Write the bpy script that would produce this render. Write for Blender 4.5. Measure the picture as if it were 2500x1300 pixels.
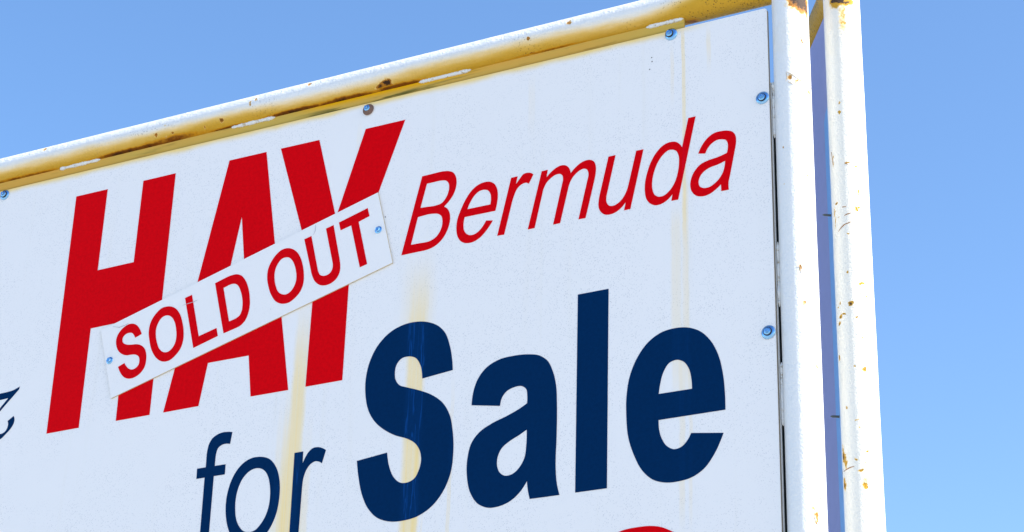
import bpy, bmesh, math, random
from mathutils import Vector, Matrix, noise
from mathutils.geometry import tessellate_polygon
PI = math.pi
for o in list(bpy.data.objects):
    bpy.data.objects.remove(o)
sc = bpy.context.scene

# ------------------------------------------------------------ camera
CAM_LOC=(0.0,-4.34615,1.650)
CAM_ROWS=((0.889116,0.175060,0.422879),(0.456991,-0.390311,-0.799260),(0.025136,0.903887,-0.427032))
CAM_LENS=77.1366
cam = bpy.data.cameras.new('camera')
cam.lens = CAM_LENS; cam.sensor_width = 36; cam.sensor_fit = 'HORIZONTAL'
cam.clip_start = 0.05; cam.clip_end = 20000
co = bpy.data.objects.new('camera', cam)
sc.collection.objects.link(co)
M = Matrix(CAM_ROWS).to_4x4(); M.translation = Vector(CAM_LOC)
co.matrix_world = M
sc.camera = co
sc.render.resolution_x = 2500; sc.render.resolution_y = 1300

# ------------------------------------------------------------ sky, sun, exposure
SUN_AZ, SUN_EL = math.radians(86.0), math.radians(36.0)     # azimuth clockwise from +Y
w = bpy.data.worlds.new('World'); sc.world = w; w.use_nodes = True
nt = w.node_tree; nt.nodes.clear()
sky = nt.nodes.new('ShaderNodeTexSky'); sky.sky_type = 'NISHITA'; sky.sun_disc = False
sky.sun_elevation = SUN_EL; sky.sun_rotation = SUN_AZ
sky.altitude = 0; sky.air_density = 1.0; sky.dust_density = 1.1; sky.ozone_density = 1.6
bg = nt.nodes.new('ShaderNodeBackground'); bg.inputs['Strength'].default_value = 0.15
wo = nt.nodes.new('ShaderNodeOutputWorld')
hs = nt.nodes.new('ShaderNodeHueSaturation'); hs.inputs['Saturation'].default_value = 1.19; hs.inputs['Hue'].default_value = .503; hs.inputs['Value'].default_value = 1.0
nt.links.new(sky.outputs[0], hs.inputs['Color']); nt.links.new(hs.outputs[0], bg.inputs[0]); nt.links.new(bg.outputs[0], wo.inputs[0])
sl = bpy.data.lights.new('sun', 'SUN'); sl.energy = 5.0; sl.angle = math.radians(0.5); sl.color = (1, .95, .86)
so = bpy.data.objects.new('sun', sl); sc.collection.objects.link(so)
sd = Vector((math.sin(SUN_AZ)*math.cos(SUN_EL), math.cos(SUN_AZ)*math.cos(SUN_EL), math.sin(SUN_EL)))
so.rotation_euler = sd.to_track_quat('Z', 'Y').to_euler(); so.location = (8, 2, 9)
sc.view_settings.view_transform = 'Standard'; sc.view_settings.look = 'None'
sc.view_settings.gamma = 1; sc.view_settings.use_curve_mapping = False
sc.view_settings.exposure = 1.0

# ------------------------------------------------------------ measured data (metres / millimetres on the sign)
BANNER_CTR=(-3.1006,4.0342); BANNER_ANG=0.26961
BANNER_PTS=[(-0.4469,0.1089),(0.4471,0.1105),(0.4445,-0.1105),(-0.4447,-0.1089)]
GLYPHS=[
("H","red","board",["-2095.3 2361.2c,-1985.3 2361.1c,-1987.3 2108.5c,-1864.9 2109.7c,-1862.1 2361.1c,-1752.3 2361.3c,-1757.4 1642.2c,-1866.9 1642.3c,-1868.6 1933.4c,-1987.9 1932.4c,-1989.4 1641.7c,-2097.5 1641.0c"]),
("A","red","board",["-1573.2 2361.6c,-1452.7 2361.3c,-1324.6 1642.6c,-1439.4 1643.1c,-1455.8 1760.8c,-1583.8 1761.4c,-1601.7 1642.5c,-1713.3 1642.0c",
 "-1515.8 2177.4c,-1560.1 1904.1c,-1476.3 1907.7c"]),
("Y","red","board",["-1406.2 2361.1c,-1283.6 2360.2c,-1214.5 2112.5c,-1138.8 2360.7c,-1018.1 2360.6c,-1161.5 1947.5c,-1163.1 1643.0c,-1272.7 1643.0c,-1268.8 1943.3c"]),
("S","red","banner",["-320.8 37.0c,-324.8 55.4,-330.7 68.6,-341.1 79.4,-353.5 84.5,-372.5 83.2,-389.7 74.8,-401.0 60.8,-404.7 43.3,-401.4 22.6,-391.7 6.6,-377.5 -4.4,-360.5 -10.1,-347.6 -16.9,-340.9 -24.9,-339.9 -38.7,-344.7 -49.7,-354.6 -55.3,-366.0 -54.9,-375.0 -48.8,-382.4 -37.8,-387.2 -24.5c,-408.6 -26.7c,-405.6 -42.1,-399.3 -58.3,-390.1 -70.8,-377.7 -78.1,-361.2 -80.8,-342.9 -76.9,-327.4 -65.3,-319.0 -46.6,-316.1 -25.2,-319.5 -8.4,-328.5 4.6,-341.0 13.6,-357.9 20.1,-372.7 27.8,-381.4 36.2,-383.4 46.7,-379.9 54.7,-370.0 59.6,-357.4 58.2,-349.1 52.7,-345.0 45.0,-342.9 35.2c"]),
("O","red","banner",["-226.7 80.3,-247.0 84.4,-268.0 76.3,-286.4 60.1,-297.2 36.4,-299.9 3.3,-297.0 -28.5,-286.7 -56.0,-270.1 -74.4,-249.7 -80.9,-229.4 -75.4,-209.7 -62.1,-197.4 -41.5,-191.7 -15.8,-191.0 12.4,-194.9 41.1,-205.0 63.3,-216.2 74.5",
 "-235.0 55.4,-249.4 56.6,-263.5 47.2,-274.6 29.5,-278.3 8.3,-277.6 -14.9,-271.9 -36.5,-262.1 -48.7,-249.2 -53.7,-236.2 -50.4,-223.4 -38.6,-216.0 -21.3,-213.3 0.2,-214.2 23.5,-220.3 41.8,-226.8 50.3"]),
("L","red","banner",["-171.2 80.4c,-148.6 79.8c,-148.8 -52.1c,-91.6 -53.4c,-92.1 -78.3c,-170.6 -78.7c"]),
("D","red","banner",["-73.3 80.1c,-36.4 80.8c,-21.8 79.8,-6.3 76.0,7.4 66.2,17.4 47.0,22.4 21.6,22.2 -6.9,17.5 -34.9,8.2 -56.8,-5.3 -72.9,-22.6 -80.4,-37.9 -80.6,-49.2 -80.0c,-73.8 -78.8c",
 "-50.7 54.0c,-32.9 54.4c,-22.0 52.9,-12.1 47.7,-4.9 36.1,-1.3 17.9,-0.5 -3.4,-3.5 -24.7,-8.8 -39.2,-18.0 -49.9,-29.1 -52.8,-40.6 -52.9c,-51.6 -52.2c"]),
("O","red","banner",["159.6 77.4,142.5 81.4,123.7 76.2,104.8 62.5,90.7 44.5,83.4 21.4,82.0 -4.6,86.2 -37.0,97.5 -63.2,114.5 -76.7,132.4 -81.2,152.0 -76.5,171.0 -65.2,183.8 -47.0,189.9 -25.5,192.6 1.6,190.1 33.4,181.4 56.9,170.7 69.9",
 "149.7 53.1,135.6 54.8,120.5 45.1,108.9 27.9,103.9 7.4,103.5 -15.2,107.8 -36.2,117.9 -48.7,130.0 -54.2,143.6 -51.8,156.9 -41.3,166.7 -23.5,170.0 -2.4,168.9 21.0,163.1 40.3,157.2 48.7"]),
("U","red","banner",["211.9 79.6c,234.0 79.2c,232.8 -22.1c,233.4 -35.7,236.3 -45.4,242.5 -51.5,252.1 -55.4,264.2 -54.6,273.0 -47.7,278.1 -35.2,278.8 -22.3c,279.9 79.5c,303.4 79.1c,300.4 -29.3c,298.2 -48.9,292.0 -66.5,279.5 -79.1,263.7 -84.4,246.6 -83.1,230.5 -74.8,218.8 -58.6,213.7 -37.2,213.0 -12.3c"]),
("T","red","banner",["320.1 78.6c,409.5 79.5c,409.6 53.7c,375.7 52.6c,374.0 -79.8c,351.9 -79.0c,352.8 52.8c,320.2 53.6c"]),
("B","red","board",["-957.8 2179.0c,-917.5 2180.2c,-895.0 2180.0,-879.8 2177.4,-867.1 2171.4,-858.6 2159.0,-854.7 2140.9,-856.5 2124.1,-863.1 2105.9,-873.7 2091.1,-888.7 2077.1c,-877.6 2067.5,-871.4 2054.1,-869.6 2036.7,-872.5 2018.0,-880.8 1998.0,-893.6 1981.3,-912.8 1968.3,-937.3 1962.9,-957.2 1962.7c,-1008.4 1962.2c",
 "-942.7 2154.4c,-913.9 2154.9c,-898.8 2154.3,-886.2 2151.1,-878.3 2142.3,-876.0 2128.3,-878.4 2114.1,-885.2 2099.6,-895.9 2088.4,-913.2 2085.2,-938.2 2086.5c,-958.4 2087.5c",
 "-964.7 2062.6c,-937.2 2064.3c,-919.7 2063.1,-904.6 2059.2,-895.5 2051.3,-891.7 2037.6,-892.5 2022.1,-898.5 2006.4,-910.2 1993.1,-926.0 1986.6,-950.9 1986.0c,-981.6 1986.6c"]),
("e","red","board",["-739.3 2033.9c,-735.5 2052.3,-733.5 2073.6,-735.8 2093.4,-744.2 2111.0,-756.6 2120.0,-771.4 2122.4,-790.9 2118.6,-810.0 2105.6,-826.4 2083.5,-840.1 2054.8,-848.4 2030.0,-849.9 2006.2,-845.8 1983.7,-835.3 1967.3,-821.6 1959.8,-804.5 1958.2,-785.3 1964.4,-767.7 1978.7,-754.9 1994.0,-745.7 2007.9c,-764.7 2011.6c,-772.0 1999.9,-783.7 1986.7,-796.8 1979.8,-809.0 1979.4,-820.2 1985.7,-827.5 1996.8,-829.8 2014.1,-827.4 2034.1c",
 "-820.4 2055.1c,-812.5 2073.3,-800.9 2090.3,-787.7 2099.6,-773.1 2100.9,-762.0 2096.1,-755.0 2085.4,-752.8 2070.4,-754.2 2055.0c"]),
("r","red","board",["-696.8 2118.2c,-678.5 2118.6c,-682.9 2096.4c,-671.5 2111.1,-662.1 2121.1,-650.1 2122.6,-640.5 2119.8,-633.9 2114.5c,-646.2 2090.7c,-654.3 2095.3,-665.0 2094.0,-678.0 2084.7,-687.1 2066.2,-693.7 2043.6c,-712.2 1961.6c,-731.7 1962.2c"]),
("m","red","board",["-610.5 2118.1c,-593.6 2118.6c,-596.8 2097.8c,-583.3 2110.6,-569.8 2119.2,-556.1 2122.7,-544.7 2120.6,-535.5 2112.8,-531.2 2103.8,-529.3 2095.3c,-515.0 2109.5,-501.6 2118.1,-488.0 2121.8,-475.6 2120.7,-465.4 2113.6,-460.4 2099.8,-460.2 2083.7,-463.8 2061.6c,-486.8 1961.5c,-506.0 1961.7c,-482.9 2065.8c,-480.4 2085.8,-484.4 2095.4,-492.3 2099.9,-503.5 2097.8,-517.0 2089.2,-528.1 2075.5,-534.6 2058.6c,-556.5 1961.7c,-575.7 1961.5c,-552.5 2070.4c,-550.4 2082.6,-552.2 2093.4,-559.1 2099.5,-569.4 2100.1,-583.0 2094.3,-596.5 2082.2,-605.3 2064.5c,-627.0 1962.4c,-645.9 1962.4c"]),
("u","red","board",["-425.8 2118.6c,-406.6 2118.9c,-428.9 2017.8c,-431.0 2004.7,-429.8 1992.0,-423.1 1982.3,-413.1 1979.5,-399.9 1983.5,-387.9 1993.3,-378.0 2009.2,-370.4 2032.4c,-350.5 2118.5c,-331.1 2118.1c,-366.1 1961.2c,-382.9 1960.9c,-378.4 1982.8c,-391.1 1969.3,-406.4 1960.2,-421.8 1957.6,-435.1 1960.5,-446.2 1970.7,-451.5 1984.2,-451.4 2002.2,-448.9 2017.5c"]),
("d","red","board",["-211.1 2178.0c,-191.9 2178.3c,-239.7 1960.3c,-257.5 1960.5c,-254.4 1978.3c,-266.7 1966.2,-282.9 1958.1,-297.8 1957.1,-312.8 1964.4,-322.8 1978.1,-327.3 2001.0,-326.5 2026.7,-320.2 2054.0,-310.0 2080.5,-294.8 2103.3,-277.1 2117.8,-259.5 2122.2,-244.5 2119.3,-234.5 2110.8,-228.3 2100.7c",
 "-254.6 2100.1,-264.6 2100.5,-278.5 2091.8,-292.4 2074.0,-302.6 2050.2,-307.7 2025.3,-307.2 2001.9,-301.5 1986.5,-291.5 1978.9,-277.8 1978.9,-262.8 1988.5,-249.0 2007.5,-240.1 2033.9,-236.7 2059.1,-237.7 2080.2,-244.6 2094.7"]),
("a","red","board",["-186.1 2073.8c,-176.2 2093.7,-162.4 2110.1,-145.0 2120.5,-125.2 2122.0,-108.1 2119.3,-95.9 2113.2,-88.8 2101.2,-87.7 2085.4,-90.8 2065.4c,-105.5 1994.4c,-108.9 1979.8,-109.3 1969.8,-108.6 1959.2c,-128.0 1959.3c,-128.4 1977.7c,-142.4 1966.7,-159.6 1957.6,-176.8 1955.7,-192.6 1960.8,-203.5 1973.3,-207.6 1988.3,-205.6 2008.4,-196.8 2027.1,-180.6 2042.9,-160.8 2049.6,-136.2 2052.9,-111.8 2059.3c,-108.9 2074.7,-109.6 2086.5,-114.6 2095.4,-123.2 2099.1,-137.9 2099.9,-152.8 2092.3,-161.5 2082.6,-167.9 2070.0c",
 "-116.6 2039.0c,-134.0 2033.4,-158.6 2028.5,-174.7 2019.7,-184.0 2006.3,-186.1 1992.6,-182.5 1982.9,-172.8 1977.3,-159.4 1976.7,-144.6 1983.7,-131.0 1996.1,-122.2 2010.8"]),
("f","blue","board",["-1486.9 1552.4c,-1500.8 1555.2,-1516.6 1556.0,-1534.7 1552.0,-1548.3 1543.5,-1556.3 1530.7,-1560.0 1514.9,-1560.8 1491.7c,-1560.6 1466.9c,-1587.3 1467.0c,-1586.7 1439.1c,-1561.2 1439.2c,-1559.6 1242.0c,-1532.2 1244.6c,-1533.1 1439.1c,-1499.2 1439.1c,-1499.3 1466.5c,-1533.0 1466.8c,-1532.8 1485.3c,-1531.2 1503.6,-1527.0 1514.6,-1517.2 1521.3,-1505.6 1523.1,-1490.9 1520.6c"]),
("o","blue","board",["-1397.0 1471.6,-1417.6 1471.9,-1437.7 1465.6,-1457.0 1451.2,-1473.0 1428.3,-1483.2 1400.0,-1488.0 1368.8,-1486.9 1339.2,-1482.9 1316.1,-1475.5 1292.6,-1462.9 1268.6,-1443.4 1250.5,-1419.6 1240.9,-1394.4 1242.1,-1372.6 1252.6,-1356.2 1266.0,-1342.8 1286.4,-1332.6 1314.0,-1327.8 1346.9,-1327.9 1378.3,-1331.1 1401.3,-1339.6 1427.4,-1351.5 1447.3,-1365.3 1460.8,-1381.4 1468.4",
 "-1400.8 1441.7,-1414.8 1440.5,-1432.0 1431.6,-1445.9 1415.3,-1455.3 1391.6,-1459.2 1364.9,-1457.9 1337.6,-1453.2 1314.4,-1442.2 1292.8,-1428.2 1278.7,-1412.4 1273.5,-1394.9 1275.4,-1378.3 1288.9,-1365.0 1309.4,-1357.1 1335.2,-1355.5 1364.1,-1358.9 1391.7,-1366.5 1415.4,-1378.2 1431.8,-1390.3 1439.3"]),
("r","blue","board",["-1291.4 1466.5c,-1265.7 1466.6c,-1265.2 1434.3c,-1258.1 1449.6,-1249.1 1463.0,-1237.2 1471.4,-1222.2 1471.7,-1209.4 1467.3,-1198.4 1460.5c,-1207.7 1426.9c,-1216.8 1432.3,-1226.9 1434.9,-1239.1 1431.0,-1250.7 1419.2,-1259.1 1397.8,-1261.7 1373.5c,-1263.3 1216.7c,-1289.5 1215.6c"]),
("S","blue","board",["-844.2 1617.2c,-846.7 1643.1,-855.7 1685.7,-870.8 1722.8,-892.1 1745.1,-919.5 1759.3,-951.7 1766.5,-990.9 1765.1,-1029.7 1751.0,-1062.8 1721.7,-1085.1 1679.0,-1093.7 1634.1,-1091.3 1587.7,-1079.3 1544.7,-1057.7 1511.9,-1029.4 1487.3,-999.3 1469.2,-964.8 1455.1,-942.5 1440.6,-928.6 1420.8,-922.6 1395.7,-927.1 1370.0,-940.2 1347.9,-958.8 1340.9,-978.0 1343.2,-998.1 1360.5,-1011.7 1388.8,-1020.1 1427.3c,-1105.7 1418.0c,-1097.9 1372.4,-1085.2 1326.5,-1066.0 1288.9,-1037.9 1261.2,-1003.7 1247.6,-963.2 1244.8,-925.8 1250.6,-889.2 1269.3,-858.1 1303.8,-839.0 1348.7,-833.7 1400.2,-838.0 1457.9,-847.8 1499.3,-868.2 1533.8,-898.0 1558.8,-937.4 1578.7,-972.0 1592.1,-994.4 1601.7,-1006.0 1617.3,-1009.6 1638.5,-1005.8 1658.6,-993.4 1672.6,-971.5 1675.3,-951.6 1667.8,-938.5 1649.5,-929.7 1608.8c"]),
("a","blue","board",["-787.8 1515.1c,-784.0 1550.3,-772.6 1582.0,-750.8 1607.3,-716.1 1623.1,-676.2 1626.4,-636.3 1623.4,-606.5 1615.5,-584.0 1598.2,-568.7 1567.2,-559.2 1527.9,-556.5 1485.3,-556.1 1383.4c,-556.2 1310.4,-553.3 1282.8,-545.6 1252.0c,-623.4 1252.8c,-628.7 1275.3,-631.7 1298.4c,-651.8 1271.7,-675.5 1254.5,-704.3 1245.8,-733.6 1246.1,-761.0 1259.4,-781.7 1287.4,-793.9 1335.2,-793.7 1381.6,-784.1 1417.6,-765.0 1440.5,-730.8 1458.8,-691.6 1471.5,-657.4 1484.9,-636.1 1496.1c,-636.2 1516.8,-640.0 1534.0,-651.6 1543.0,-673.8 1543.3,-693.5 1535.6,-704.0 1523.1,-709.8 1501.2c",
 "-635.4 1428.7c,-655.7 1417.8,-679.8 1406.6,-701.5 1391.3,-712.1 1369.7,-712.4 1346.6,-704.5 1329.3,-689.5 1319.9,-670.1 1322.1,-651.1 1337.7,-639.5 1359.0,-635.8 1386.1"]),
("l","blue","board",["-504.9 1757.9c,-423.0 1758.1c,-423.7 1251.6c,-505.0 1252.2c"]),
("e","blue","board",["-127.2 1399.2c,-127.7 1440.6,-132.3 1491.9,-142.1 1536.0,-160.6 1575.6,-185.8 1603.8,-215.7 1619.1,-250.3 1623.9,-285.1 1619.2,-317.9 1600.9,-346.4 1566.7,-366.1 1522.3,-374.7 1472.1,-375.0 1420.9,-370.1 1369.3,-354.8 1320.9,-333.4 1280.4,-307.9 1256.1,-278.3 1245.0,-244.6 1243.1,-211.1 1248.5,-181.7 1264.7,-156.3 1295.8,-132.7 1343.7c,-212.0 1355.4c,-220.6 1340.5,-235.5 1326.1,-254.6 1322.3,-271.5 1331.5,-286.2 1354.5,-292.1 1376.4,-293.3 1399.7c",
 "-292.7 1464.4c,-289.1 1488.1,-279.0 1520.7,-266.0 1537.8,-246.6 1542.7,-229.4 1535.1,-216.7 1516.7,-210.6 1492.2,-208.8 1463.9c"]),
("C","red","board",["-312.1 1145.8,-342.6 1147.4,-395.0 1141.5,-434.7 1119.3,-465.2 1072.4,-479.9 1006.6,-478.9 930.1,-462.9 862.5,-427.1 812.4,-372.1 790.5,-303.0 795.7,-244.2 831.0,-204.8 882.0,-182.6 944.3c,-267.8 955.8c,-282.9 908.9,-312.7 884.2,-352.4 886.5,-382.5 919.7,-394.9 977.7,-388.0 1034.2,-362.8 1069.6,-327.4 1076.7,-297.2 1061.5,-280.4 1026.1c,-191.3 1024.9c,-212.4 1079.6,-241.9 1114.0,-266.3 1129.4,-287.2 1139.8"]),
("z","blue","board",["-2212.5 1797.3c,-2213.1 1789.9c,-2232.7 1770.6,-2251.8 1752.4,-2270.8 1733.4c,-2299.5 1706.2,-2318.7 1688.7c,-2295.9 1684.3,-2274.3 1672.7,-2260.0 1665.0,-2251.3 1665.5,-2243.3 1669.8,-2237.2 1679.9,-2236.1 1690.8,-2239.2 1699.6c,-2220.3 1711.5c,-2216.1 1702.5,-2217.0 1689.7,-2224.7 1676.1,-2237.9 1663.4,-2257.5 1648.9,-2274.3 1645.0,-2298.0 1656.0,-2317.9 1670.1,-2335.3 1669.0c,-2330.3 1692.4,-2301.0 1715.8,-2272.3 1742.9c,-2247.8 1768.7c,-2276.2 1767.5c,-2302.2 1764.5,-2314.0 1755.2,-2326.0 1760.8c,-2311.8 1783.0,-2292.6 1787.4,-2279.3 1787.1c,-2248.6 1788.1,-2233.5 1790.0,-2223.1 1793.4"]),
]
BOLTS=[(-2.3621,2.4224),(-1.1338,2.4176),(-0.2548,2.4272),(-0.0170,2.1881),(-0.0180,1.5722)]
BSCREWS=[(-0.4321,0.0044),(0.4257,0.0015)]
STREAKS=[
(-1.2920,1.9281,1.2262,0.0242,0.75,0.35),
(-1.3062,1.6937,1.2280,0.0263,0.90,0.50),
(-1.2539,1.6230,1.2213,0.0148,0.35,0.50),
(-1.3343,1.7041,1.2315,0.0176,0.35,0.50),
(-0.9507,1.9614,1.2137,0.0289,0.75,0.35),
(-0.9539,2.0260,1.7289,0.0532,0.22,0.30),
(-0.9594,1.7075,1.1127,0.0047,0.70,0.30),
(-0.9340,1.6920,1.1097,0.0071,0.70,0.30),
(-0.9446,1.6938,1.1109,0.0142,0.40,0.30),
(-0.9645,1.4679,1.1133,0.0070,0.50,0.30),
(-0.9424,1.4645,1.1107,0.0058,0.50,0.30),
(-0.9143,1.3124,1.1073,0.0034,0.60,0.30),
(-0.2235,2.4466,1.9215,0.0055,0.55,0.05),
(-0.2460,1.9649,1.5211,0.0150,0.26,0.10),
(-0.2216,2.0545,1.5170,0.0097,0.30,0.10),
(-0.1551,2.4408,2.3958,0.0066,0.45,0.10),
(-0.2538,2.4114,2.3145,0.0056,0.25,0.10),
(-0.8420,1.6322,1.1996,0.0058,0.30,0.30),
(-0.2354,1.6970,1.2181,0.0084,0.25,0.30),
(-0.2146,1.6826,1.2153,0.0052,0.20,0.30),
(-1.1584,2.4033,2.3472,0.0077,0.15,0.10),
(-0.6439,2.4222,2.3134,0.0107,0.10,0.10),
]
TOP_SPOTS=[
(-1.1528,-0.0286,4.5830,0.0128,0.0096,0.80),
(-1.1277,-0.0305,4.5847,0.0150,0.0150,1.00),
(-1.1392,-0.0280,4.5825,0.0214,0.0128,0.70),
(-1.9044,-0.0184,4.5766,0.0235,0.0064,1.00),
(-1.6559,-0.0372,4.5927,0.0064,0.0064,0.85),
(-1.8778,-0.0391,4.5958,0.0053,0.0053,0.75),
(-1.8210,-0.0353,4.5900,0.0043,0.0043,0.70),
(-1.7151,-0.0316,4.5858,0.0043,0.0043,0.70),
(-2.2753,-0.0373,4.6413,0.0075,0.0096,0.50),
(-0.5824,-0.0435,4.6265,0.0086,0.0075,0.60),
(-0.6997,-0.0439,4.6096,0.0043,0.0043,0.70),
(-1.3721,-0.0393,4.6380,0.0053,0.0053,0.55),
(-1.5419,-0.0429,4.6291,0.0053,0.0064,0.55),
(-1.5598,-0.0445,4.6157,0.0053,0.0053,0.55),
(-0.6998,-0.0186,4.5767,0.0075,0.0043,0.90),
(-0.6534,-0.0167,4.5759,0.0064,0.0032,0.80),
(-1.6641,-0.0143,4.5750,0.0235,0.0053,0.95),
(-1.5608,-0.0440,4.6239,0.0043,0.0043,0.50),
(-1.8468,-0.0317,4.5859,0.0032,0.0032,0.50),
(-1.9778,-0.0148,4.5751,0.0053,0.0043,0.50),
(-1.8223,-0.0153,4.5753,0.0642,0.0150,0.42),
(-1.8415,-0.0445,4.6189,0.0043,0.0043,0.40),
]
TOP_SEAM=[
(-1.9605,-0.0192,4.5770,0.1605,0.0086,0.95),
(-1.8320,-0.0217,4.5783,0.1177,0.0128,0.80),
(-1.6418,-0.0173,4.5761,0.0642,0.0064,0.80),
(-2.3563,-0.0171,4.5760,0.1391,0.0075,0.72),
(-1.4263,-0.0189,4.5768,0.0963,0.0086,0.95),
(-1.2577,-0.0172,4.5761,0.1177,0.0107,0.90),
(-1.1040,-0.0183,4.5766,0.0856,0.0096,0.90),
(-0.6644,-0.0183,4.5765,0.1284,0.0043,0.60),
(-0.2626,0.0072,4.5732,0.0235,0.0171,0.70),
(-0.2887,-0.0102,4.5738,0.0214,0.0086,0.50),
]
FRONT_SPOTS=[
(0.0391,-0.0213,4.5386,0.0364,0.0235,1.00),
(0.0301,-0.0327,4.5555,0.0428,0.0278,1.00),
(0.0439,-0.0071,4.5242,0.0235,0.0107,0.90),
(0.0166,-0.0413,4.5284,0.0107,0.0053,0.75),
(0.0227,-0.0383,4.5215,0.0053,0.0053,0.70),
(0.0090,-0.0436,4.3208,0.0075,0.0075,0.55),
(0.0215,-0.0390,4.3089,0.0064,0.0128,0.38),
(0.0339,-0.0289,4.2965,0.0064,0.0128,0.36),
(0.0433,-0.0103,4.2882,0.0075,0.0107,0.42),
(0.0361,-0.0260,4.4274,0.0128,0.0032,0.50),
(0.0191,-0.0402,3.8145,0.0086,0.0043,0.55),
(0.0225,-0.0384,3.7269,0.0075,0.0075,0.42),
(0.0413,-0.0165,3.5704,0.0214,0.0053,0.42),
(0.0332,-0.0296,3.2137,0.0171,0.0053,0.60),
(0.0268,-0.0355,3.2362,0.0053,0.0053,0.50),
(0.0393,-0.0209,3.2580,0.0150,0.0064,0.45),
(-0.0136,-0.0424,4.1337,0.0021,0.0021,0.60),
(-0.0157,-0.0416,4.0385,0.0021,0.0021,0.60),
(0.0380,-0.0231,4.0574,0.0053,0.0043,0.40),
]
BACK_SPOTS=[
(0.0055,-0.0442,4.5456,0.0193,0.0235,1.00),
(0.0195,-0.0400,4.5396,0.0107,0.0214,0.90),
(0.0141,-0.0422,4.4919,0.0428,0.0107,0.42),
(-0.0261,-0.0360,4.1094,0.0134,0.0017,0.75),
(0.0103,-0.0433,4.0935,0.0025,0.0050,0.90),
(0.0272,-0.0352,4.0839,0.0025,0.0033,0.60),
(-0.0215,-0.0390,3.9952,0.0042,0.0033,0.90),
(-0.0293,-0.0335,3.9756,0.0134,0.0025,0.75),
(-0.0266,-0.0357,3.9473,0.0134,0.0025,0.70),
(-0.0172,-0.0410,3.9590,0.0033,0.0025,0.70),
(0.0312,-0.0318,4.0175,0.0117,0.0025,0.60),
(0.0249,-0.0369,3.9714,0.0067,0.0042,0.70),
(0.0312,-0.0317,3.9746,0.0050,0.0033,0.65),
(0.0058,-0.0441,3.9093,0.0025,0.0017,0.70),
(0.0299,-0.0329,3.7808,0.0050,0.0067,0.70),
(0.0252,-0.0367,3.7563,0.0025,0.0025,0.60),
(0.0361,-0.0261,3.7515,0.0033,0.0042,0.70),
(-0.0021,-0.0444,3.8121,0.0025,0.0025,0.80),
(0.0043,-0.0443,3.7324,0.0042,0.0050,0.90),
(-0.0231,-0.0380,3.7410,0.0042,0.0033,0.70),
(-0.0303,-0.0326,3.7322,0.0033,0.0025,0.70),
(-0.0223,-0.0385,3.7088,0.0050,0.0058,0.90),
(-0.0129,-0.0426,3.7106,0.0033,0.0033,0.80),
(0.0147,-0.0420,3.6976,0.0033,0.0042,0.70),
(-0.0271,-0.0353,3.6915,0.0058,0.0042,0.95),
(-0.0335,-0.0293,3.6096,0.0067,0.0042,0.85),
(0.0260,-0.0361,3.6462,0.0042,0.0025,0.70),
(0.0064,-0.0440,3.5791,0.0025,0.0025,0.80),
(0.0278,-0.0347,3.5701,0.0058,0.0058,0.80),
(-0.0172,-0.0411,3.4818,0.0033,0.0033,0.70),
(0.0072,-0.0439,3.4465,0.0025,0.0042,0.60),
(0.0119,-0.0429,3.4316,0.0025,0.0025,0.60),
(-0.0468,-0.0159,3.4463,0.0117,0.0017,0.75),
(-0.0322,-0.0307,3.3686,0.0150,0.0067,0.95),
(-0.0342,-0.0284,3.3862,0.0134,0.0042,0.70),
(-0.0264,-0.0358,3.3506,0.0117,0.0058,0.75),
(-0.0423,-0.0143,3.3340,0.0167,0.0050,0.70),
(-0.0333,-0.0295,3.3066,0.0150,0.0067,0.85),
(-0.0454,-0.0154,3.2956,0.0117,0.0033,0.70),
(0.0181,-0.0407,3.2900,0.0083,0.0058,0.80),
(0.0120,-0.0429,3.3263,0.0050,0.0067,0.65),
(0.0006,-0.0445,3.3552,0.0033,0.0042,0.65),
(0.0236,-0.0377,3.3725,0.0042,0.0033,0.65),
(0.0413,-0.0166,3.3965,0.0058,0.0017,0.80),
(0.0177,-0.0408,3.3023,0.0117,0.0067,0.40),
(-0.0029,-0.0444,4.2585,0.0033,0.0033,0.70),
(-0.0030,-0.0444,4.2317,0.0042,0.0033,0.70),
(0.0302,-0.0327,4.2893,0.0025,0.0025,0.60),
(0.0202,-0.0396,3.3454,0.0033,0.0033,0.50),
]
BEADS=[(-2.2286,-2.0840),(-1.6353,-1.4912),(-1.0393,-0.8812),(-0.3803,-0.2768)]
SLOTS=[(3.9058,4.1814),(3.6007,3.7390),(3.0849,3.4449)]; FLANGE_TOP=4.3357
SCRATCHES=[
[(-0.0190,-0.0404,3.9213),(-0.0117,-0.0430,3.9282),(-0.0030,-0.0445,3.9342),(0.0060,-0.0442,3.9368),(0.0135,-0.0425,3.9392)],
[(-0.0020,-0.0446,3.9574),(0.0051,-0.0443,3.9604),(0.0144,-0.0422,3.9626)],
[(-0.0062,-0.0442,3.9809),(0.0039,-0.0444,3.9798)],
[(-0.0344,-0.0284,3.3359),(-0.0234,-0.0380,3.3369),(-0.0121,-0.0429,3.3384),(-0.0040,-0.0444,3.3386)],
[(0.0047,-0.0443,4.0964),(0.0085,-0.0438,4.0936),(0.0120,-0.0429,4.0900)],
[(-0.0303,-0.0327,4.1373),(-0.0273,-0.0352,4.1123),(-0.0266,-0.0358,4.0998)],
]
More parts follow.
